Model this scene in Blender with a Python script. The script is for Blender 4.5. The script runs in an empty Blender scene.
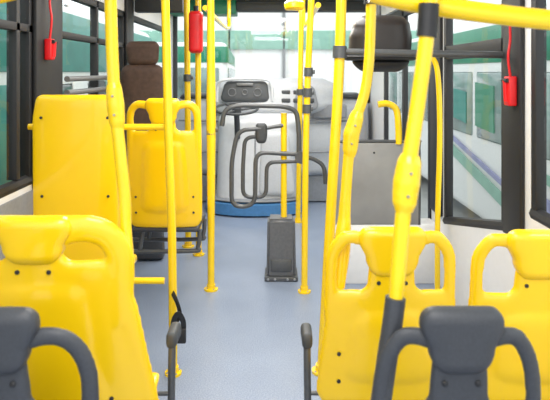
import bpy, bmesh, math
from mathutils import Vector, Matrix

C = bpy.context.scene.collection
S = bpy.context.scene
S.view_settings.view_transform = 'Standard'

# ---------------------------------------------------------------- materials
def mat(name, col, rough=0.45, metal=0.0, noise=0.0, scale=40.0, coat=0.0, bump=0.0, spec=0.5, emit=0.0):
    m = bpy.data.materials.new(name); m.use_nodes = True
    nt = m.node_tree; b = nt.nodes['Principled BSDF']
    b.inputs['Base Color'].default_value = (*col, 1)
    b.inputs['Roughness'].default_value = rough
    b.inputs['Metallic'].default_value = metal
    b.inputs['Coat Weight'].default_value = coat
    b.inputs['Specular IOR Level'].default_value = spec
    tc = nt.nodes.new('ShaderNodeTexCoord')
    n = nt.nodes.new('ShaderNodeTexNoise'); n.inputs['Scale'].default_value = scale
    n.inputs['Detail'].default_value = 4
    nt.links.new(tc.outputs['Object'], n.inputs['Vector'])
    if noise > 0:
        r = nt.nodes.new('ShaderNodeValToRGB')
        r.color_ramp.elements[0].position = 0.3; r.color_ramp.elements[1].position = 0.7
        r.color_ramp.elements[0].color = (*[c*(1-noise) for c in col], 1)
        r.color_ramp.elements[1].color = (*[min(1, c*(1+noise)) for c in col], 1)
        nt.links.new(n.outputs['Fac'], r.inputs['Fac'])
        nt.links.new(r.outputs['Color'], b.inputs['Base Color'])
    if bump > 0:
        bp = nt.nodes.new('ShaderNodeBump'); bp.inputs['Strength'].default_value = bump
        bp.inputs['Distance'].default_value = 0.002
        nt.links.new(n.outputs['Fac'], bp.inputs['Height'])
        nt.links.new(bp.outputs['Normal'], b.inputs['Normal'])
    return m

YELS = mat('yellow_seat_shell', (1.0, 0.62, 0.002), 0.27, noise=0.02, scale=5, bump=0.1, coat=0.45)
YELP = mat('yellow_powder_coat', (0.98, 0.65, 0.006), 0.26, noise=0.03, scale=12, coat=0.5)
GREY = mat('charcoal_plastic', (0.045, 0.049, 0.058), 0.48, noise=0.12, scale=150, bump=0.2)
DARK = mat('black_rubber', (0.015, 0.015, 0.017), 0.55, noise=0.1, scale=60)
CHROME = mat('brushed_steel', (0.38, 0.39, 0.41), 0.35, 0.7, noise=0.05, scale=80)
GTUBE = mat('grey_coated_tube', (0.10, 0.105, 0.11), 0.35, 0.3, noise=0.08, scale=50)
RAILG = mat('mid_grey_rail', (0.20, 0.205, 0.21), 0.35, 0.3, noise=0.08, scale=50)
PANEL = mat('grey_laminate', (0.27, 0.265, 0.255), 0.5, noise=0.15, scale=4)
WHITE = mat('white_wall_laminate', (0.80, 0.80, 0.80), 0.5, noise=0.02, scale=20)
DASH = mat('light_grey_dashboard', (0.48, 0.50, 0.53), 0.5, noise=0.05, scale=60)
DASHD = mat('dark_dashboard', (0.05, 0.055, 0.06), 0.55, noise=0.1, scale=60)
DASHM = mat('mid_grey_dashboard', (0.22, 0.23, 0.25), 0.55, noise=0.08, scale=60)
BLUE = mat('blue_skirt_vinyl', (0.07, 0.22, 0.46), 0.45, noise=0.1, scale=30)
RED = mat('red_enamel', (0.75, 0.01, 0.015), 0.35, noise=0.04, scale=20)
CEIL = mat('ceiling_laminate', (0.7, 0.71, 0.7), 0.6, noise=0.02, scale=10)
GREEN = mat('green_paint', (0.010, 0.22, 0.12), 0.4, noise=0.1, scale=4)
TEAL = mat('teal_paint', (0.02, 0.24, 0.20), 0.4, noise=0.15, scale=3)
GREENP = mat('pale_green_paint', (0.22, 0.42, 0.34), 0.4, noise=0.1, scale=4)
BLUEP = mat('blue_print', (0.26, 0.27, 0.46), 0.5, noise=0.15, scale=6)
CONC = mat('concrete_yard', (0.40, 0.40, 0.39), 0.8, noise=0.1, scale=3)
BRN = mat('brown_upholstery', (0.075, 0.042, 0.03), 0.7, noise=0.2, scale=30)
PINK = mat('pink_print', (0.65, 0.42, 0.44), 0.6, noise=0.1, scale=20)
BWIN = mat('dark_window_tint', (0.04, 0.06, 0.058), 0.1, noise=0.45, scale=1.5)
PWIN = mat('pale_window_tint', (0.18, 0.25, 0.24), 0.1, noise=0.6, scale=1.2)
MDARK = mat('dark_housing', (0.025, 0.02, 0.018), 0.35, noise=0.1, scale=20)

FLOOR = mat('speckled_floor_vinyl', (0.30, 0.37, 0.50), 0.34)
nt = FLOOR.node_tree; b = nt.nodes['Principled BSDF']
tc = nt.nodes.new('ShaderNodeTexCoord')
n1 = nt.nodes.new('ShaderNodeTexNoise'); n1.inputs['Scale'].default_value = 150; n1.inputs['Detail'].default_value = 2
n2 = nt.nodes.new('ShaderNodeTexNoise'); n2.inputs['Scale'].default_value = 3; n2.inputs['Detail'].default_value = 4
r1 = nt.nodes.new('ShaderNodeValToRGB')
r1.color_ramp.elements[0].position = 0.38; r1.color_ramp.elements[0].color = (0.200, 0.245, 0.340, 1)
r1.color_ramp.elements[1].position = 0.62; r1.color_ramp.elements[1].color = (0.300, 0.355, 0.46, 1)
r2 = nt.nodes.new('ShaderNodeValToRGB')
r2.color_ramp.elements[0].position = 0.35; r2.color_ramp.elements[0].color = (0.90, 0.91, 0.92, 1)
r2.color_ramp.elements[1].position = 0.65; r2.color_ramp.elements[1].color = (1, 1, 1, 1)
mx = nt.nodes.new('ShaderNodeMix'); mx.data_type = 'RGBA'; mx.blend_type = 'MULTIPLY'; mx.inputs[0].default_value = 1
nt.links.new(tc.outputs['Object'], n1.inputs['Vector']); nt.links.new(tc.outputs['Object'], n2.inputs['Vector'])
nt.links.new(n1.outputs['Fac'], r1.inputs['Fac']); nt.links.new(n2.outputs['Fac'], r2.inputs['Fac'])
nt.links.new(r1.outputs['Color'], mx.inputs[6]); nt.links.new(r2.outputs['Color'], mx.inputs[7])
nt.links.new(mx.outputs[2], b.inputs['Base Color'])

GLASS = bpy.data.materials.new('window_glass'); GLASS.use_nodes = True
nt = GLASS.node_tree; nt.nodes.clear()
o = nt.nodes.new('ShaderNodeOutputMaterial'); t = nt.nodes.new('ShaderNodeBsdfTransparent')
g = nt.nodes.new('ShaderNodeBsdfGlossy'); g.inputs['Roughness'].default_value = 0.02
t.inputs['Color'].default_value = (0.93, 0.97, 0.95, 1)
mm = nt.nodes.new('ShaderNodeMixShader'); mm.inputs[0].default_value = 0.07
nt.links.new(t.outputs[0], mm.inputs[1]); nt.links.new(g.outputs[0], mm.inputs[2]); nt.links.new(mm.outputs[0], o.inputs[0])

# ---------------------------------------------------------------- mesh helpers
def mk(name, bm, material, smooth=True):
    me = bpy.data.meshes.new(name)
    bmesh.ops.recalc_face_normals(bm, faces=bm.faces)
    bm.to_mesh(me); bm.free()
    me.materials.append(material)
    if smooth:
        for p in me.polygons: p.use_smooth = True
        me.set_sharp_from_angle(angle=math.radians(40))
    return me

def fuse(name, bm, material, voxel=.007, it=6):
    """weld overlapping solids into one continuous moulded surface"""
    me = bpy.data.meshes.new('tmp'); bmesh.ops.recalc_face_normals(bm, faces=bm.faces); bm.to_mesh(me); bm.free()
    ob = bpy.data.objects.new('tmp', me); C.objects.link(ob)
    r = ob.modifiers.new('r', 'REMESH'); r.mode = 'VOXEL'; r.voxel_size = voxel
    s = ob.modifiers.new('s', 'SMOOTH'); s.iterations = it; s.factor = .5
    dg = bpy.context.evaluated_depsgraph_get()
    out = bpy.data.meshes.new_from_object(ob.evaluated_get(dg))
    bpy.data.objects.remove(ob)
    out.name = name; out.materials.clear(); out.materials.append(material)
    for p in out.polygons: p.use_smooth = True
    return out

def box(x0, x1, y0, y1, z0, z1, bev=0.004, seg=2, bm=None):
    bm = bm or bmesh.new()
    r = bmesh.ops.create_cube(bm, size=1)
    vs = r['verts']
    for v in vs:
        v.co = Vector(((x0+x1)/2+v.co.x*(x1-x0), (y0+y1)/2+v.co.y*(y1-y0), (z0+z1)/2+v.co.z*(z1-z0)))
    if bev > 0:
        es = list({e for v in vs for e in v.link_edges})
        bmesh.ops.bevel(bm, geom=es, offset=bev, segments=seg, affect='EDGES', profile=0.5)
    return bm

def catmull(pts, sub):
    out = []
    n = len(pts)
    for i in range(n-1):
        p0 = pts[max(i-1, 0)]; p1 = pts[i]; p2 = pts[i+1]; p3 = pts[min(i+2, n-1)]
        for k in range(sub):
            t = k/sub
            out.append(0.5*((2*p1)+(p2-p0)*t+(2*p0-5*p1+4*p2-p3)*t*t+(3*p1-p0-3*p2+p3)*t**3))
    out.append(pts[-1])
    return out

def tube(pts, r, smooth=True, sub=8, n=14, flat=1.0, bm=None, radii=None, cyclic=False):
    bm = bm or bmesh.new()
    P = [Vector(p) for p in pts]
    if cyclic:
        m = len(P); Q = [P[-1]]+P+[P[0], P[1]]
        Q4 = catmull(Q, sub); P2 = Q4[sub:sub*(m+1)]
    else:
        P2 = catmull(P, sub) if smooth and len(P) > 2 else P
    if radii:
        R = []
        m = len(radii)-1
        for i in range(len(P2)):
            f = i/(len(P2)-1)*m; a = min(int(f), m-1); q = f-a; q = q*q*(3-2*q); R.append(radii[a]+(radii[a+1]-radii[a])*q)
    else:
        R = [r]*len(P2)
    rings = []; ref = None; N = len(P2)
    for i, p in enumerate(P2):
        if cyclic: d = (P2[(i+1) % N]-P2[i-1]).normalized()
        else: d = (P2[min(i+1, N-1)]-P2[max(i-1, 0)]).normalized()
        if ref is None:
            ref = Vector((0, 1, 0)) if abs(d.y) < 0.9 else Vector((1, 0, 0))
        u = (ref-d*ref.dot(d)).normalized(); ref = u
        w = d.cross(u)
        rings.append([bm.verts.new(p+u*math.cos(a)*R[i]*flat+w*math.sin(a)*R[i]) for a in [2*math.pi*k/n for k in range(n)]])
    for i in range(N if cyclic else N-1):
        A = rings[i]; B = rings[(i+1) % N]
        for k in range(n): bm.faces.new((A[k], A[(k+1) % n], B[(k+1) % n], B[k]))
    if not cyclic:
        bm.faces.new(rings[0]); bm.faces.new(list(reversed(rings[-1])))
    return bm

def rpath(pts, r=.05, n=5):
    P = [Vector(p) for p in pts]; out = [P[0]]
    for i in range(1, len(P)-1):
        a = (P[i-1]-P[i]); b = (P[i+1]-P[i]); rr = min(r, a.length*.48, b.length*.48)
        A = P[i]+a.normalized()*rr; B = P[i]+b.normalized()*rr
        for k in range(n+1):
            t = k/n; out.append(A*(1-t)**2+P[i]*2*t*(1-t)+B*t*t)
    out.append(P[-1]); return out

def sg(v, p): return math.copysign(abs(v)**p, v)

def slab(keys, b, r, cy=lambda z: 0, bend=0.0, e=3.0, n=40, nz=26, bm=None, M=None, rb=None, bk=None):
    """lofted rounded slab; r = top edge radius, rb = bottom edge radius, bk = optional half-depths per key"""
    bm = bm or bmesh.new()
    rb = r if rb is None else rb
    z0 = keys[0][0]; z1 = keys[-1][0]
    ts = []
    for k in range(7): ts.append(z0 + rb*(1-math.cos(math.pi/2*k/6)))
    for k in range(1, nz): ts.append(z0+rb+(z1-z0-r-rb)*k/nz)
    for k in range(7): ts.append(z1 - r*(1-math.cos(math.pi/2*(6-k)/6)))
    rings = []
    for z in ts:
        for i in range(len(keys)-1):
            if z <= keys[i+1][0]+1e-9: break
        A, B = keys[i], keys[i+1]
        f = max(0, min(1, (z-A[0])/(B[0]-A[0]))); f = f*f*(3-2*f)
        a = A[1]+(B[1]-A[1])*f; cx = A[2]+(B[2]-A[2])*f
        bb = b if bk is None else bk[i]+(bk[i+1]-bk[i])*f
        for d, rr in ((z-z0, rb), (z1-z, r)):
            if d < rr:
                q = math.sqrt(max(0, rr*rr-(rr-d)**2))
                a = a-(rr-q); bb = bb*max(0.05, q/rr)
        ring = []
        for k in range(n):
            t = 2*math.pi*k/n
            x = a*sg(math.cos(t), 2/e); y = bb*sg(math.sin(t), 2/e)
            ring.append(bm.verts.new((cx+x, cy(z)+y+bend*x*x, z)))
        rings.append(ring)
    for i in range(len(rings)-1):
        for k in range(n): bm.faces.new((rings[i][k], rings[i][(k+1) % n], rings[i+1][(k+1) % n], rings[i+1][k]))
    bm.faces.new(rings[0]); bm.faces.new(list(reversed(rings[-1])))
    if M is not None: bmesh.ops.transform(bm, matrix=M, verts=bm.verts)
    return bm

def cyl(p0, p1, r, bm=None, n=20, r2=None):
    return tube([p0, p1], r, smooth=False, n=n, bm=bm, radii=[r, r if r2 is None else r2])

def bolt_at(p, r=0.007, ax=(0, -1, 0)):
    a = Vector(ax); p = Vector(p)
    return tube([p, p+a*0.003, p+a*0.006], r, smooth=False, n=10, radii=[r, r, r*0.55])

# ---------------------------------------------------------------- scene helpers
def thing(name, label, cat, loc, group=None):
    e = bpy.data.objects.new(name, None); e.empty_display_size = 0.1
    C.objects.link(e); e.location = loc
    e['label'] = label; e['category'] = cat
    if group: e['group'] = group
    return e

def part(me, parent, name, world=False, label=None):
    me.name = name
    ob = bpy.data.objects.new(name, me); C.objects.link(ob); ob.parent = parent
    if world:
        top = parent
        off = Vector((0, 0, 0))
        while top is not None:
            off += Vector(top.location); top = top.parent
        me.transform(Matrix.Translation(-off))
    if label: ob['label'] = label
    return ob

def solo(me, name, label=None, cat=None, group=None, kind=None, loc=None):
    me.name = name
    ob = bpy.data.objects.new(name, me); C.objects.link(ob)
    if loc is not None:
        me.transform(Matrix.Translation(-Vector(loc))); ob.location = loc
    if label: ob['label'] = label
    if cat: ob['category'] = cat
    if group: ob['group'] = group
    if kind: ob['kind'] = kind
    return ob

# ---------------------------------------------------------------- the bus shell
XL, XR, YB, YF, ZC = -1.24, 1.16, -0.6, 7.3, 2.34
solo(mk('f', box(XL-.05, XR+.05, YB, YF+.05, -0.06, 0, 0), FLOOR, False), 'floor', kind='structure')
solo(mk('c', box(XL-.05, XR+.05, YB, YF+.05, ZC, ZC+.05, 0), CEIL, False), 'ceiling', kind='structure')

def wall(name, xa, xb, segs, extra=None):
    bm = bmesh.new()
    for y0, y1, zz in segs:
        for z0, z1 in zz: box(xa, xb, y0, y1, z0, z1, 0, bm=bm)
    if extra:
        y0, y1, za, zb = extra
        v = [bm.verts.new(p) for p in [(xa, y0, -.06), (xa, y1, -.06), (xa, y1, zb), (xa, y0, za), (xb, y0, -.06), (xb, y1, -.06), (xb, y1, zb), (xb, y0, za)]]
        for f in [(0, 1, 2, 3), (4, 5, 6, 7), (0, 1, 5, 4), (3, 2, 6, 7), (0, 3, 7, 4), (1, 2, 6, 5)]: bm.faces.new([v[i] for i in f])
    return solo(mk(name, bm, WHITE, False), name, kind='structure')

SILL = 0.93
wall('wall_left', XL-.05, XL, [(YB, 0.9, [(-.06, ZC)]), (0.9, 3.08, [(-.06, SILL), (2.0, ZC)]), (3.08, 3.42, [(-.06, ZC)]),
     (3.42, 4.95, [(-.06, SILL), (2.0, ZC)]), (4.95, 5.15, [(-.06, ZC)]), (5.15, 6.9, [(-.06, SILL), (2.0, ZC)]), (6.9, YF, [(-.06, ZC)])])
wall('wall_right', XR, XR+.05, [(YB, 0.6, [(-.06, ZC)]), (0.6, 2.72, [(-.06, .84), (2.0, ZC)]), (2.72, 3.03, [(-.06, ZC)]),
     (3.03, 4.12, [(2.0, ZC)]), (4.12, 4.45, [(-.06, ZC)]), (4.45, 6.35, [(2.1, ZC)]), (6.35, YF, [(-.06, ZC)])], extra=(3.03, 4.12, .70, .46))
bm = box(XL-.05, XR+.05, YF, YF+.05, -.06, 1.16, 0)
box(XL-.05, XR+.05, YF, YF+.05, 2.30, ZC, 0, bm=bm)
solo(mk('wall_front', bm, DASH, False), 'wall_front', kind='structure')
def pillar(i, side, y0, y1, z0=0.84):
    x0, x1 = (XL, XL+.025) if side < 0 else (XR-.025, XR)
    solo(mk('trim', box(x0, x1, y0, y1, z0, 2.3, .008), DARK), 'trim_%d' % i, kind='structure')
pillar(2, -1, 3.06, 3.44, .9); pillar(3, -1, 4.93, 5.17, .9); pillar(4, 1, 2.78, 3.0, .7); pillar(5, 1, 4.14, 4.4, .5)
solo(mk('t', box(XL, XL+.012, .3, 6.9, .0, .90, .004), DASHM), 'trim_8', kind='structure')

def side_window(i, x, y0, y1, z0, z1, z0b=None, trans=None, mull=None, fw=.05, th=.02):
    z0b = z0 if z0b is None else z0b
    bm = bmesh.new()
    xi = (x-.02, x+.03) if x > 0 else (x-.03, x+.02)
    box(xi[0], xi[1], y0, y1, z1-fw, z1, .004, bm=bm)
    box(xi[0], xi[1], y0, y0+fw, z0, z1, .004, bm=bm)
    box(xi[0], xi[1], y1-fw, y1, z0b, z1, .004, bm=bm)
    tube([(x, y0, z0+.02), (x, y1, z0b+.02)], .03, smooth=False, n=8, bm=bm)
    if trans: box(xi[0], xi[1], y0, y1, trans-th, trans+th, .003, bm=bm)
    if mull: box(xi[0], xi[1], mull-.02, mull+.02, min(z0, z0b)+.05, z1, .003, bm=bm)
    w = solo(mk('w', bm, DARK), 'window_%d' % i, kind='structure')
    bm = bmesh.new()
    vs = [bm.verts.new(p) for p in [(x, y0+.02, z0+.02), (x, y1-.02, z0b+.02), (x, y1-.02, z1-.02), (x, y0+.02, z1-.02)]]
    bm.faces.new(vs)
    part(mk('pane', bm, GLASS, False), w, 'pane')
side_window(1, XL-.02, .9, 3.08, SILL, 2.0, trans=1.72, mull=2.9)
side_window(2, XL-.02, 3.42, 4.95, SILL, 2.0, trans=1.72, mull=4.2)
side_window(3, XL-.02, 5.15, 6.9, SILL, 2.0)
side_window(4, XR+.02, .6, 2.72, .84, 2.0)
side_window(5, XR+.02, 3.03, 4.12, .70, 2.0, z0b=.46, trans=1.63, th=.045)
bm = bmesh.new()
box(XL, XR, YF-.01, YF+.04, 1.12, 1.18, .01, bm=bm); box(XL, XR, YF-.01, YF+.04, 2.27, 2.32, .01, bm=bm)
box(XL, XL+.05, YF-.01, YF+.04, 1.12, 2.32, .01, bm=bm); box(XR-.05, XR, YF-.01, YF+.04, 1.12, 2.32, .01, bm=bm)
w = solo(mk('w', bm, DASHD), 'window_6', kind='structure')
bm = bmesh.new(); vs = [bm.verts.new(p) for p in [(XL, YF+.02, 1.14), (XR, YF+.02, 1.14), (XR, YF+.02, 2.3), (XL, YF+.02, 2.3)]]; bm.faces.new(vs)
part(mk('pane', bm, GLASS, False), w, 'pane')
solo(mk('t', box(XL+.02, -.45, YF-.4, YF-.02, 2.17, 2.33, .01), GREEN), 'trim_6', kind='structure')
solo(mk('t', box(-.45, XR-.02, YF-.4, YF-.2, 2.20, 2.33, .02), DASHD), 'trim_7', kind='structure')
solo(mk('t', box(XL+.02, -.80, 5.2, 5.3, 2.02, 2.33, .01), DASHD), 'trim_9', kind='structure')

d = solo(mk('door', (lambda bm: (box(XR-.01, XR+.03, 4.45, 4.52, 0, 2.08, .005, bm=bm), box(XR-.01, XR+.03, 5.36, 5.44, 0, 2.08, .005, bm=bm),
     box(XR-.01, XR+.03, 6.28, 6.35, 0, 2.08, .005, bm=bm), box(XR-.01, XR+.03, 4.45, 6.35, 2.0, 2.08, .005, bm=bm), box(XR-.01, XR+.03, 4.45, 6.35, 0, .12, .005, bm=bm), bm)[-1])(bmesh.new()), DARK), 'door_1', kind='structure')
bm = bmesh.new(); bm.faces.new([bm.verts.new(p) for p in [(XR+.01, 4.5, .1), (XR+.01, 6.3, .1), (XR+.01, 6.3, 2.02), (XR+.01, 4.5, 2.02)]])
part(mk('pane', bm, GLASS, False), d, 'pane')

# ---------------------------------------------------------------- seats
def seat(label, zt, zb, w, M, loc, legs='floor', aisle=None, drop=.2, group=None, hh=.175, hw=None, loop=.026, flat=.55, flare=1.0, lt=.04, cw=.85, cd=.42, ow=.93, slope=0.0, groove=True, it=6):
    e = thing('passenger_seat', label, 'seat', loc, group)
    cy = lambda z: -0.10*(z-zb)
    k = 0.45
    T = zt-drop
    hw = hw or w*.48
    body = slab([(zb, w*.99*flare, 0), (zb+(T-zb)*.3, w*(1+flare*1.5)/2.5, 0), (zb+(T-zb)*.8, w*1.0, 0), (T, w*.95, 0)], .017, .045, cy, k, e=4)
    slab([(T-.12, hw*1.9, 0), (T-.03, hw*1.1, 0), (T+.02, hw*.72, 0), (zt-.05, hw*.6, 0)], .018, .01, cy, k, e=3.6, bm=body)
    if groove:
        slab([(zb+.08, w*.70*flare, 0), (zb+(T-zb)*.6, w*.66, 0), (T-.05, w*.58, 0)], .028, .07, cy, k, e=3.4, bm=body)
    for s in (-1, 1):
        pts = [(hw*.5, zt-lt-.018+slope*.2), (hw*1.2, zt-lt), (w*.77, zt-lt-.008-slope*.35), (w*.91, zt-lt-.055-slope*.8), (w*ow, zt-lt-.15-slope), (w*ow, zt-lt-.26-slope), (w*.93, T-.14), (w*.95*(1+flare)/2, zb+(T-zb)*.4), (w*.93*flare, zb+.04)]
        P = [(s*x, cy(z)+k*x*x, z) for x, z in pts]
        tube(P, loop, flat=flat*1.1, radii=[loop*1.2, loop, loop, loop, loop, loop*1.05, loop, loop*.85, loop*.85], bm=body)
    part(fuse('backrest', body, M, it=it), e, 'backrest')
    head = slab([(zt-hh, hw*.60, 0), (zt-hh*.65, hw*.78, 0), (zt-hh*.28, hw, 0), (zt, hw*.96, 0)], .030, .032, lambda z: cy(z)-.008, k, e=3.8)
    part(mk('headrest', head, M), e, 'headrest')
    for bx, bz in [(-w*.80, zb+.1), (w*.80, zb+.1), (-w*.80, zb+.2), (w*.80, zb+.2), (-hw*.4, zt-hh-.02), (hw*.4, zt-hh-.02)]:
        part(mk('bolt', bolt_at((bx, cy(bz)+k*bx*bx-.018, bz)), DARK), e, 'bolt')
    zs = zb+.05
    cush = slab([(0.0, w*cw*.95, 0), (.12, w*cw, 0), (cd, w*cw*.95, 0)], .025, .04, lambda z: 0, -.25, e=3.2, nz=14)
    bmesh.ops.transform(cush, matrix=Matrix.Translation((0, 0.0, zs)) @ Matrix.Rotation(math.radians(-90), 4, 'X'), verts=cush.verts)
    part(mk('seat', cush, M), e, 'seat')
    if legs == 'floor':
        for s in (-1, 1):
            for yy in (.06, cd-.08):
                part(mk('leg', tube([(s*w*.6, yy, zs-.02), (s*w*.6, yy, 0.0)], .018, smooth=False), GTUBE), e, 'leg')
        part(mk('crossbar', tube([(-w*.6, .15, zs-.03), (w*.6, .15, zs-.03)], .016, smooth=False), GTUBE), e, 'crossbar')
    if aisle:
        s, ax, az, ay = aisle
        a = slab([(0, .020, 0), (.12, .022, 0)], .030, .014, e=3, nz=8, n=20)
        bmesh.ops.transform(a, matrix=Matrix.Translation((ax, ay, az)) @ Matrix.Rotation(math.radians(-90), 4, 'X'), verts=a.verts)
        arm = part(mk('armrest', a, DASHD), e, 'armrest', label='black padded armrest')
        part(mk('bracket', tube([(ax-s*.003, ay+.02, az-.34), (ax, ay+.02, az-.1), (ax, ay+.03, az-.01)], .014), GTUBE), arm, 'bracket')
        part(mk('bracket', tube([(ax, ay+.02, az-.2), (s*w*.95, ay+.02, az-.2)], .008, smooth=False), GTUBE), arm, 'bracket')
    return e

seat('yellow moulded plastic bus seat with headrest, beside the aisle', .975, .32, .222, YELS, (.400, 2.11, 0), aisle=(-1, -.278, .485, .14), group='yellow seats of one row', hw=.115, flare=1.14, drop=.225, loop=.025, flat=.45, slope=.02, it=8)
seat('yellow moulded plastic bus seat with headrest, beside the window', .965, .32, .222, YELS, (.905, 2.11, 0), group='yellow seats of one row', hw=.115, drop=.225, loop=.025, flat=.45, slope=.02, it=8)
seat('charcoal grey plastic bus seat with open grab loops', .962, .30, .190, GREY, (.430, 1.45, 0), group='charcoal seats of one row', hw=.096, loop=.021, flat=.6, drop=.24, hh=.16, lt=.075, cd=.26, ow=.97, slope=.035)
seat('charcoal grey plastic bus seat with open grab loops', .960, .30, .222, GREY, (-.645, 1.45, 0), group='charcoal seats of one row', hw=.100, loop=.022, flat=.6, drop=.24, hh=.16, lt=.075, cd=.26, slope=.04)
seat('yellow moulded plastic seat with raised back and black armrest', 1.09, .33, .262, YELS, (-.695, 1.80, 0), aisle=(1, .313, .51, .40), drop=.135, hh=.145, hw=.113, loop=.042, flat=.34, flare=1.36, lt=.042, group='raised yellow seats', ow=.915, cw=1.12, cd=.40, slope=.035, it=10)

e = seat('yellow plastic bus seat on a grey tubular frame', 1.34, .52, .225, YELS, (-.69, 3.77, 0), legs='none', drop=.20)
part(mk('cushion', box(-.21, .21, .0, .40, .49, .525, .015), GREY), e, 'cushion', label='dark grey seat base')
for yy in (.05, .32):
    part(mk('frame_tube', tube([(-.5, yy, .36), (.14, yy, .36), (.2, yy, .39), (.21, yy, .50)], .014), GTUBE), e, 'frame_tube')
    part(mk('frame_tube', tube([(-.15, yy, .50), (-.17, yy, .37)], .014, smooth=False), GTUBE), e, 'frame_tube')
part(mk('wall_plate', box(-.535, -.50, .0, .37, .28, .46, .005), GTUBE), e, 'wall_plate')

e = thing('passenger_seat', 'tall yellow bus seat with plain flat back', 'seat', (-.965, 2.93, 0))
part(mk('backrest', slab([(.46, .20, 0), (.8, .215, 0), (1.25, .213, 0), (1.39, .195, 0)], .022, .035, lambda z: -.03*(z-.5), .25, e=4), YELS), e, 'backrest')
part(mk('seat', box(-.2, .2, 0, .42, .44, .49, .02, 3), YELS), e, 'seat')
for s in (-1, 1):
    for yy in (.06, .36):
        part(mk('leg', tube([(s*.15, yy, .45), (s*.15, yy, 0)], .018, smooth=False), GTUBE), e, 'leg')
part(mk('side_tube', tube([(.16, .03, .47), (.42, .03, .47)], .016, smooth=False), YELP), e, 'side_tube')
for bx, bz in [(-.16, .9), (.16, .9), (-.16, 1.28), (.16, 1.28)]:
    part(mk('bolt', bolt_at((bx, -.022-.03*(bz-.5), bz)), DARK), e, 'bolt')

# ---------------------------------------------------------------- poles
def pole(label, pts, r, flange=True, clamps=(), radii=None, sleeves=(), group='yellow grab poles', smooth=True, n_base=2.0, joints=()):
    b = Vector(pts[0])
    e = thing('grab_pole', label, 'pole', b, group)
    part(mk('tube', tube(pts, r, radii=radii, n=18, smooth=smooth), YELP), e, 'tube', world=True)
    if flange:
        bm = cyl(b, b+Vector((0, 0, .012)), r*n_base); cyl(b+Vector((0, 0, .012)), b+Vector((0, 0, .04)), r*1.25, bm=bm)
        part(mk('floor_flange', bm, YELP), e, 'floor_flange', world=True)
        for a in range(4):
            p = b+Vector((math.cos(a*math.pi/2+.6)*r*1.6, math.sin(a*math.pi/2+.6)*r*1.6, .011))
            part(mk('screw', bolt_at(p, .005, (0, 0, 1)), CHROME), e, 'screw', world=True)
    def at(z):
        for i in range(len(pts)-1):
            A, B = Vector(pts[i]), Vector(pts[i+1])
            if A.z <= z <= B.z: return A.lerp(B, (z-A.z)/(B.z-A.z))
        return Vector(pts[-1])
    for z in clamps:
        bm = cyl(at(z-.03), at(z+.03), r*1.35)
        box(at(z).x+r*1.2, at(z).x+r*2.0, at(z).y-.012, at(z).y+.012, z-.015, z+.015, .004, bm=bm)
        part(mk('clamp', bm, GTUBE), e, 'clamp', world=True, label='grey pipe clamp')
    for z0, z1 in sleeves:
        bm = tube([at(z0+(z1-z0)*k/4) for k in range(5)], r*1.4, n=18)
        part(mk('sleeve', bm, DARK if z0 > 1 else GREY), e, 'sleeve', world=True, label='dark sleeve')
    for z0, z1, jr in joints:   # moulded yellow joint sleeve
        q = [at(z0+(z1-z0)*k/6) for k in range(7)]
        bm = tube(q, jr, n=18, radii=[jr*.72, jr*.95, jr, jr*1.05, jr, jr*.95, jr*.72])
        part(mk('joint', bm, YELP), e, 'joint', world=True, label='moulded yellow joint sleeve')
        for zz in (z0+(z1-z0)*.3, z0+(z1-z0)*.7):
            part(mk('screw', bolt_at(at(zz)+Vector((0, -jr*.97, 0)), .004), CHROME), e, 'screw', world=True)
    return e

T = ZC
pole('slim yellow grab pole beside the tall seat', [(-.505, 2.98, 0), (-.512, 2.98, .7), (-.532, 2.98, 1.3), (-.556, 2.98, T)], .021)
pole('yellow grab pole with floor flange at the aisle edge', [(-.44, 4.13, 0), (-.44, 4.13, 1.2), (-.445, 4.13, T)], .024, clamps=(1.1,),
     radii=[.024, .024, .028, .034, .028, .024, .024])
pole('yellow grab pole with floor flange at the aisle edge', [(.20, 4.09, 0), (.215, 4.09, 1.2), (.265, 4.09, T)], .022, clamps=(1.25, 1.36, 1.5))
pole('thick yellow pole carrying a steel crossbar', [(.235, 3.0, 0), (.285, 3.0, .9), (.322, 3.0, 1.55), (.345, 3.0, T)], .026, clamps=(1.60,))
pole('yellow pole next to the driver area', [(.23, 6.0, 0), (.25, 6.0, 1.2), (.27, 6.0, T)], .026, clamps=(1.3,))
pole('yellow pole behind the cantilever seat', [(-.745, 5.15, 0), (-.75, 5.15, 1.2), (-.76, 5.15, T)], .026, clamps=(1.45,))
pole('yellow pole carrying a red cylinder', [(-.625, 4.92, 0), (-.63, 4.92, 1.2), (-.63, 4.92, T)], .024)
pole('yellow curved grab pole by the low window', [(1.07, 3.95, 0), (1.07, 3.95, .5), (1.085, 3.95, 1.1), (1.07, 3.95, 1.5), (1.02, 3.95, 1.62), (.98, 3.95, 1.75), (.98, 3.95, T)], .018)
pole('yellow pole bent towards the seat corner', [(-.450, 1.80, .94), (-.453, 1.81, 1.10), (-.466, 1.81, 1.24), (-.486, 1.81, 1.45), (-.497, 1.81, 1.75), (-.507, 1.81, T)], .0185, flange=False,
     radii=[.027, .0185, .0185, .0185, .0185, .0185, .0185, .0185], joints=((1.33, 1.47, .025),))
pole('wavy yellow grab pole with moulded grip', [(.225, 2.12, .74), (.244, 2.13, .95), (.252, 2.13, 1.08), (.272, 2.13, 1.28), (.325, 2.13, 1.46), (.342, 2.13, 1.75), (.352, 2.13, T)], .0185, flange=False,
     radii=[.022, .030, .0215, .0195, .0195, .0185, .0185, .0185, .0185, .0185], sleeves=((1.74, 1.80),), joints=((1.20, 1.36, .028),))
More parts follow.
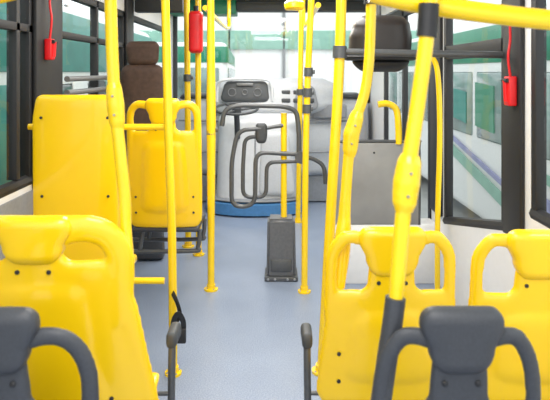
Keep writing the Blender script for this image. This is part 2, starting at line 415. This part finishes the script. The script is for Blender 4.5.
pole('yellow grab pole with swollen grip and dark ends', [(.250, 1.43, .70), (.288, 1.45, .92), (.298, 1.45, 1.02), (.316, 1.45, 1.22), (.342, 1.45, 1.40), (.368, 1.45, 1.60), (.38, 1.45, 1.78), (.385, 1.45, T)], .0175, flange=False,
     radii=[.0165, .0165, .017, .0185, .019, .019, .0185, .0185, .0185, .0175, .0175, .0175], sleeves=((1.585, 1.665), (.71, .955)), joints=((1.165, 1.30, .031),))

def rail(label, pts, r, m=YELP, smooth=True, name='handrail'):
    return solo(mk(name, tube(pts, r, smooth=smooth), m), name, label, 'handrail', loc=pts[0])
rail('yellow curved overhead rail running to the side wall', [(.24, 1.50, 1.70), (.36, 1.50, 1.672), (.55, 1.50, 1.645), (.75, 1.50, 1.625), (1.15, 1.50, 1.60)], .026)
rail('yellow curved overhead rail running to the side wall', [(-1.23, 1.6, 1.675), (-.9, 1.62, 1.69), (-.7, 1.66, 1.73), (-.52, 1.77, 1.85)], .024)
rail('yellow horizontal rail behind the tall seat', [(-1.235, 3.01, 1.225), (-.545, 3.0, 1.225)], .016, smooth=False)
rail('steel crossbar from pole to side wall', [(.355, 3.0, 1.60), (1.15, 3.0, 1.585)], .018, GTUBE, smooth=False)
rail('yellow overhead handrail along the aisle', [(-.5, 4.3, 1.96), (-.5, 6.3, 1.96), (-.5, 6.5, 2.1), (-.5, 6.5, 2.33)], .020)
rail('yellow overhead handrail along the aisle', [(.31, 4.3, 1.98), (.31, 6.3, 1.98), (.31, 6.5, 2.1), (.31, 6.5, 2.33)], .020)
rail('grey guard rail along the window', [(-1.2, 3.46, 1.46), (-1.2, 4.5, 1.46), (-1.235, 4.6, 1.46)], .017, RAILG)
rail('grey guard rail along the window', [(-1.2, 3.46, 1.38), (-1.2, 4.5, 1.38), (-1.235, 4.6, 1.38)], .017, RAILG)

p = thing('partition_panel', 'warm grey laminate partition with dark edging beside the door', 'partition', (.7, 4.25, 0))
part(mk('board', box(.42, 1.02, 4.24, 4.265, .42, 1.0, .01), PANEL), p, 'board', world=True)
part(mk('edge_trim', tube([(.42, 4.25, .42), (.42, 4.25, .96), (.45, 4.25, 1.005), (.98, 4.25, 1.005), (1.02, 4.25, .96), (1.02, 4.25, .42)], .011, sub=4), GTUBE), p, 'edge_trim', world=True)
part(mk('lower_box', box(.42, 1.15, 4.24, 4.44, .0, .42, .01), WHITE), p, 'lower_box', world=True, label='white lower box')
part(mk('hoop_handle', tube([(.73, 4.25, 1.27), (.80, 4.25, 1.275), (.86, 4.25, 1.23), (.875, 4.25, 1.1), (.875, 4.25, .99)], .024), YELP), p, 'hoop_handle', world=True, label='yellow bent grab handle')
for bx in (.5, .7, .96):
    part(mk('bolt', bolt_at((bx, 4.24, .93)), DARK), p, 'bolt', world=True)

# ---------------------------------------------------------------- swing gate
tY = 4.4
g = thing('swing_gate', 'dark grey tubular passenger gate on a floor pedestal with yellow post', 'turnstile', (.045, tY, 0))
PED = mat('pedestal_grey', (.12, .125, .135), .45, .2, noise=.1, scale=60)
bm = bmesh.new()
r = bmesh.ops.create_cube(bm, size=1)
for v in r['verts']:
    top = v.co.z > 0
    v.co = Vector((.045+v.co.x*(.20 if top else .215), tY+v.co.y*(.18 if top else .2), .44 if top else .02))
bmesh.ops.bevel(bm, geom=bm.edges[:], offset=.02, segments=3, affect='EDGES')
part(mk('pedestal', bm, PED), g, 'pedestal', world=True)
part(mk('base_plate', box(-.075, .165, tY-.115, tY+.11, 0, .035, .008), GTUBE), g, 'base_plate', world=True)
part(mk('front_plate', box(-.03, .12, tY-.110, tY-.09, .07, .16, .008), GTUBE), g, 'front_plate', world=True)
for bx in (-.05, .0, .09, .14):
    part(mk('bolt', bolt_at((bx, tY-.115, .018), .009), CHROME), g, 'bolt', world=True)
part(mk('post', tube([(.065, tY, .43), (.065, tY, 1.2)], .023, smooth=False), YELP), g, 'post', world=True)
def arm(pts, r=.0165, rad=.09):
    q = rpath([(x, tY+y, z) for x, z, y in pts], rad)
    part(mk('gate_arm', tube(q, r, smooth=False), GTUBE), g, 'gate_arm', world=True)
arm([(-.385, 1.11, -.06), (-.365, 1.235, -.06), (-.25, 1.26, -.05), (.07, 1.25, -.04), (.155, 1.22, -.03), (.175, 1.08, -.03), (.175, .86, -.03)], r=.018)
# outer hanging loop, from the pivot down and back up to the hub
arm([(-.10, 1.09, -.05), (-.27, 1.08, -.05), (-.315, .85, -.05), (-.315, .52, -.05), (-.145, .53, -.05), (-.14, .92, -.05), (.17, .90, -.03)], rad=.08)
# inner hanging loop
arm([(-.11, 1.03, -.01), (-.22, 1.02, -.01), (-.235, .80, -.01), (-.235, .585, -.01), (-.065, .585, -.01), (-.06, .84, -.01), (.17, .85, -.02)], r=.015, rad=.06)
part(mk('hub', slab([(.98, .035, -.10), (1.05, .045, -.10), (1.13, .04, -.10)], .035, .025, lambda z: tY-.03, 0, e=3, nz=6), DASHD), g, 'hub', world=True, label='dark pivot hub')
arm([(-.07, 1.09, -.02), (.06, 1.11, -.01)], r=.015)
part(mk('hub', cyl((.19, tY-.06, .88), (.19, tY+.05, .88), .045), GTUBE), g, 'hub', world=True)
arm([(.19, .88, 0), (.27, .87, 0), (.36, .82, 0), (.37, .68, 0)], r=.016)

# ---------------------------------------------------------------- dashboard console
dsh = thing('dashboard', 'light grey bus dashboard with instrument cluster, engine cover and blue step', 'dashboard', (-.1, 7.0, 0))
COV = mat('cover_white', (.60, .62, .65), .45, noise=.04, scale=20)
part(mk('body', slab([(.30, 1.10, -.05), (.8, 1.16, -.05), (1.24, 1.16, -.05)], .34, .16, lambda z: 6.92+.06*z, .16, e=4, rb=.10, bk=[.18, .28, .24]), DASH), dsh, 'body', world=True)
part(mk('top_pad', slab([(1.18, 1.08, -.05), (1.26, 1.04, -.05)], .18, .035, lambda z: 7.0, .10, e=6, nz=3), DASHD), dsh, 'top_pad', world=True)
part(mk('trim_line', tube([(-1.1, 6.86, .95), (-.6, 6.72, .95), (0, 6.68, .95), (.6, 6.72, .95), (1.0, 6.86, .95)], .012), DASHM), dsh, 'trim_line', world=True)
part(mk('lower_line', tube([(-1.1, 6.86, .6), (-.6, 6.74, .6), (0, 6.70, .6), (.6, 6.74, .6), (1.0, 6.86, .6)], .010), DASHM), dsh, 'lower_line', world=True)
part(mk('glovebox', box(.42, .80, 6.68, 6.76, .98, 1.14, .02, 3), DASHM), dsh, 'glovebox', world=True)
part(mk('kick_panel', slab([(.0, 1.12, -.05), (.32, 1.14, -.05)], .16, .02, lambda z: 7.05, 0, e=8, nz=4), DASHM), dsh, 'kick_panel', world=True)
cl = part(mk('instrument_cluster', slab([(1.00, .62, -.10), (1.16, .76, -.02), (1.30, .78, .0), (1.43, .64, -.02)], .22, .10, lambda z: 6.80+(z-1.16)*.2, .14, e=3.0, nz=12), DASH), dsh, 'instrument_cluster', world=True)
part(mk('cluster_face', slab([(1.17, .27, -.33), (1.40, .24, -.32)], .02, .06, lambda z: 6.575+(z-1.16)*.2, .2, e=4, nz=8), DASHD), cl, 'cluster_face', world=True)
part(mk('hood_lip', tube([(-.64, 6.62, 1.17), (-.63, 6.61, 1.34), (-.54, 6.58, 1.415), (-.12, 6.58, 1.42), (-.04, 6.58, 1.35), (-.03, 6.59, 1.18)], .016), COV), cl, 'hood_lip', world=True)
for gx, rr in ((-.47, .042), (-.33, .028), (-.19, .042)):
    bm = tube([(gx+math.cos(a)*rr, 6.562+math.sin(a)*rr*.2, 1.28+math.sin(a)*rr) for a in [k*math.pi/6 for k in range(12)]], .003, cyclic=True, n=8, sub=3)
    part(mk('gauge_ring', bm, RAILG), cl, 'gauge_ring', world=True)
part(mk('gauge_display', box(-.42, -.24, 6.572, 6.59, 1.35, 1.38, .003), RAILG), cl, 'gauge_display', world=True)
part(mk('switch_panel', slab([(1.08, .22, .26), (1.35, .20, .24)], .02, .06, lambda z: 6.61+(z-1.16)*.2, 0, e=4, nz=6), DASHM), cl, 'switch_panel', world=True)
for r_ in range(2):
    for k in range(3):
        part(mk('air_vent', box(.07+k*.13, .17+k*.13, 6.58+r_*.022, 6.62+r_*.022, 1.16+r_*.09, 1.21+r_*.09, .012), DASHD), cl, 'air_vent', world=True)
part(mk('engine_cover', slab([(.14, .44, -.20), (.5, .43, -.20), (.85, .44, -.18), (1.06, .52, -.12)], .26, .12, lambda z: 6.54+.16*z, .1, e=3.4, rb=.02), COV), dsh, 'engine_cover', world=True)
part(mk('cover_panel', slab([(.20, .19, .02), (.86, .15, .0)], .03, .06, lambda z: 6.275+.16*z, .1, e=4, nz=8), DASH), dsh, 'cover_panel', world=True)
part(mk('seam', tube([(-.21, 6.31, .2), (-.21, 6.41, .85)], .008, smooth=False), DASHM), dsh, 'seam', world=True)
part(mk('step_skirt', slab([(0.0, .56, -.20), (.15, .55, -.20)], .42, .02, lambda z: 6.58, 0, e=2.3), BLUE), dsh, 'step_skirt', world=True, label='curved blue vinyl step')
part(mk('step_edge', slab([(0.145, .54, -.20), (.17, .54, -.20)], .40, .01, lambda z: 6.58, 0, e=2.3, nz=3), DASHM), dsh, 'step_edge', world=True)
sw = part(mk('steering_wheel', cyl((0, 0, -.05), (0, 0, .01), .05), DASHD), dsh, 'steering_wheel')
sw.location = (-.30, -.76, 1.12); sw.rotation_euler = (math.radians(12), 0, 0)
part(mk('rim', tube([(math.cos(a)*.22, math.sin(a)*.22, 0) for a in [k*math.pi/8 for k in range(16)]], .014, cyclic=True, sub=3), DASHD), sw, 'rim')
for a in (.2, 2.2, 4.2):
    part(mk('spoke', tube([(0, 0, -.02), (math.cos(a)*.21, math.sin(a)*.21, 0)], .012, smooth=False), DASHD), sw, 'spoke')
part(mk('column', tube([(0, .0, -.04), (0, .10, -.35)], .03, smooth=False), DASHD), sw, 'column')

ds = thing('driver_seat', 'dark brown upholstered seat beside the window', 'seat', (-1.03, 4.72, 0))
part(mk('backrest', slab([(.5, .17, 0), (.9, .18, 0), (1.56, .165, 0)], .06, .07, lambda z: -.05*(z-.5), 0), BRN), ds, 'backrest')
part(mk('headrest', slab([(1.55, .12, 0), (1.74, .13, 0)], .05, .05, lambda z: -.05, 0), BRN), ds, 'headrest')
part(mk('seat', box(-.18, .18, 0, .20, .42, .54, .04, 3), BRN), ds, 'seat')
part(mk('base', slab([(0, .14, 0), (.43, .12, 0)], .08, .03, lambda z: .1, 0, e=5), GREY), ds, 'base')

mr = thing('interior_mirror', 'dark cap-shaped housing hanging beside the grey crossbar', 'mirror', (.56, 3.20, 1.60))
part(mk('housing', slab([(-.01, .165, 0), (.08, .165, .005), (.15, .15, .01), (.205, .135, .01)], .12, .06, lambda z: .03, 0, e=3, rb=.02), MDARK), mr, 'housing')
part(mk('brim', slab([(-.04, .19, 0), (-.005, .195, 0)], .15, .016, lambda z: .0, 0, e=2.8, nz=3), DARK), mr, 'brim')
part(mk('underside', slab([(-.10, .125, .01), (-.03, .155, .01)], .11, .02, lambda z: .04, 0, e=2.8, nz=3, rb=.045), DARK), mr, 'underside')
part(mk('stay', tube([(0, .03, .2), (0, .03, .5), (0, .03, .735)], .012), GTUBE), mr, 'stay')

fe = thing('fire_extinguisher', 'red cylinder strapped to a yellow pole', 'fire extinguisher', (-.635, 4.82, 1.65))
part(mk('cylinder', slab([(0, .056, 0), (.34, .056, 0)], .056, .03, e=3), RED), fe, 'cylinder')
part(mk('valve', tube([(0, 0, .32), (0, 0, .38)], .02, smooth=False), DARK), fe, 'valve')

def hammer(loc, s, label, k=1.0):
    h = thing('emergency_hammer', label, 'emergency hammer', loc)
    part(mk('holder', box(-.02, .02, -.035*k, .035*k, -.07*k, .07*k, .008, 3), RED), h, 'holder')
    part(mk('hammer_handle', tube([(s*.02, 0, -.05*k), (s*.025, 0, .05*k)], .011, smooth=False), RED), h, 'hammer_handle')
    part(mk('hammer_head', tube([(s*.025, -.03*k, .05*k), (s*.025, .03*k, .05*k)], .010, smooth=False), DARK), h, 'hammer_head')
    part(mk('cord', tube([(0, 0, .07*k), (s*.01, .0, .16), (0, .0, .25), (s*.005, 0, .38)], .006), RED), h, 'cord', label='thin red cord')
hammer((XR-.046, 2.84, 1.41), -1, 'red emergency hammer in holder on the dark pillar')
hammer((XL+.046, 3.18, 1.62), 1, 'small red emergency hammer in holder on the dark pillar', .8)
sh = thing('ceiling_cap', 'yellow rounded plastic cap on a short ceiling stem', 'ceiling fitting', (.17, 5.2, 2.03))
part(mk('cap', slab([(0, .085, 0), (.06, .09, 0), (.10, .07, 0)], .07, .03, e=2.2, nz=5), YELP), sh, 'cap')
part(mk('stem', tube([(0, 0, .08), (0, 0, .305)], .022, smooth=False), YELP), sh, 'stem')

bl = thing('seat_belt', 'short black webbing belt hanging in loops beside the seat', 'seat belt', (-.475, 2.9, .40))
part(mk('webbing', tube([(-.030, 0.06, .01), (.0, 0, -.01), (.015, 0, -.07), (-.005, 0, -.12), (.025, .01, -.17), (.032, 0, -.11), (.01, -.02, -.06), (-.015, -.01, -.11), (-.01, .0, -.20)], .013, flat=.25), DARK), bl, 'webbing')
part(mk('buckle', box(.0, .045, -.012, .012, -.21, -.14, .006), DARK), bl, 'buckle')

# ---------------------------------------------------------------- outside
solo(mk('ground', box(-40, 40, -20, 60, -.95, -.9, 0), CONC, False), 'ground', 'pale concrete yard', 'ground', kind='structure')
def parked_bus(loc, rot, label, body=WHITE, stripe=GREEN, win=BWIN, panels=None, low=True, top=2.62):
    e = thing('parked_bus', label, 'bus', loc); e.rotation_euler = (0, 0, rot)
    part(mk('body', box(-1.2, 1.2, -5.5, 5.5, .35, 3.1, .15, 4), body), e, 'body')
    part(mk('stripe', box(-1.215, 1.215, -5.515, 5.4, top, 3.0, .01), stripe), e, 'stripe')
    if low: part(mk('stripe', box(-1.215, 1.215, -5.515, 5.4, .9, 1.3, .01), stripe), e, 'stripe')
    for k in range(6):
        for s in (-1, 1):
            part(mk('side_window', box(s*1.2-.02, s*1.2+.02, -5.2+k*1.75, -3.65+k*1.75, 1.5, top-.12, .03), win), e, 'side_window')
    part(mk('rear_window', box(-1.0, 1.0, -5.53, -5.48, 1.6, top-.12, .03), win), e, 'rear_window')
    for yy in (-3.6, 3.3):
        for s in (-1, 1):
            part(mk('wheel', cyl((s*.95, yy, .48), (s*1.21, yy, .48), .48, n=32), DARK), e, 'wheel')
    if panels:
        for s, y0, y1, z0, z1, m in panels:
            part(mk('printed_panel', box(s*1.222-.012, s*1.222+.012, y0, y1, z0, z1, .01), m), e, 'printed_panel')
    return e
parked_bus((-3.3, 5.2, -.9), math.radians(1), 'teal and white bus parked alongside', WHITE, TEAL, top=2.4,
           panels=[(1, -1.2, .6, 1.4, 2.3, TEAL), (1, 1.0, 1.5, 1.4, 2.3, WHITE), (1, 1.6, 2.2, 1.4, 2.3, DASHD), (1, 2.3, 3.4, 1.4, 2.3, GREENP)])
rb_ = parked_bus((4.0, 10.2, -.9), 0, 'white bus with green roof band and printed panels close alongside', WHITE, GREEN, PWIN, None, low=False, top=2.52)
def sweep(y0, y1, za, zb, h, m):     # slanted printed band following the bus side
    bm = bmesh.new()
    v = []
    for x in (-1.215, -1.235):
        v += [bm.verts.new((x, y0, za)), bm.verts.new((x, y1, zb)), bm.verts.new((x, y1, zb+h)), bm.verts.new((x, y0, za+h))]
    for f in [(0, 1, 2, 3), (4, 5, 6, 7), (0, 1, 5, 4), (2, 3, 7, 6), (0, 3, 7, 4), (1, 2, 6, 5)]: bm.faces.new([v[i] for i in f])
    part(mk('printed_band', bm, m, False), rb_, 'printed_band')
sweep(-2.9, -.6, .75, 1.15, .16, GREENP)
sweep(-2.9, -.6, 1.0, 1.38, .07, BLUEP)
sweep(-4.6, -3.3, .9, 1.05, .14, BLUEP)
sweep(-4.6, -3.3, 1.2, 1.32, .10, GREENP)
sweep(-2.6, -1.9, 1.62, 1.66, .60, GREEN)
sweep(-1.5, -.9, 1.66, 1.70, .45, TEAL)
parked_bus((-2.6, 19.5, -.9), math.radians(3), 'white bus with green stripes parked ahead', WHITE, GREEN, PWIN)
bd = thing('depot_building', 'pale depot building with light green fascia', 'building', (0, 32, -.9))
part(mk('walls', box(-20, 20, 0, 4, 0, 6, .05), WHITE), bd, 'walls')
part(mk('fascia', box(-20.1, 20.1, -.2, 0.05, 3.6, 4.6, .02), GREENP), bd, 'fascia')
for k in range(9):
    part(mk('downpipe', box(-11.2+k*2.9, -11.05+k*2.9, -.2, .02, 0, 6, .03), RAILG), bd, 'downpipe')

# ---------------------------------------------------------------- light
W = bpy.data.worlds.new('World'); S.world = W; W.use_nodes = True
W.node_tree.nodes['Background'].inputs[0].default_value = (.95, .98, 1, 1)
W.node_tree.nodes['Background'].inputs[1].default_value = 2.0
def area(loc, sx, sy, e, col=(1, .98, .95)):  # added fill lamp below the ceiling, out of view, to brighten the interior
    l = bpy.data.lights.new('interior_fill', 'AREA'); l.shape = 'RECTANGLE'; l.size = sx; l.size_y = sy; l.energy = e; l.color = col
    o = bpy.data.objects.new('interior_fill', l); C.objects.link(o); o.location = loc
area((-.05, .2, 2.3), .9, 1.6, 42); area((-.05, 3.0, 2.3), .9, 2.4, 64); area((-.05, 5.6, 2.3), .9, 1.4, 48)
su = bpy.data.lights.new('sun', 'SUN'); su.energy = 0.8; su.angle = .3
so = bpy.data.objects.new('sun', su); C.objects.link(so); so.rotation_euler = (math.radians(40), math.radians(25), 0)

# ---------------------------------------------------------------- camera
cam = bpy.data.cameras.new('cam'); co = bpy.data.objects.new('cam', cam); C.objects.link(co)
co.location = (0, 0, 1.5); co.rotation_euler = (math.radians(90), 0, 0)
cam.sensor_width = 36; cam.lens = 36*600/550; cam.shift_y = -(200-72)/550
cam.clip_start = .05
cam.dof.use_dof = True; cam.dof.focus_distance = 3.4; cam.dof.aperture_fstop = 4.0
S.camera = co
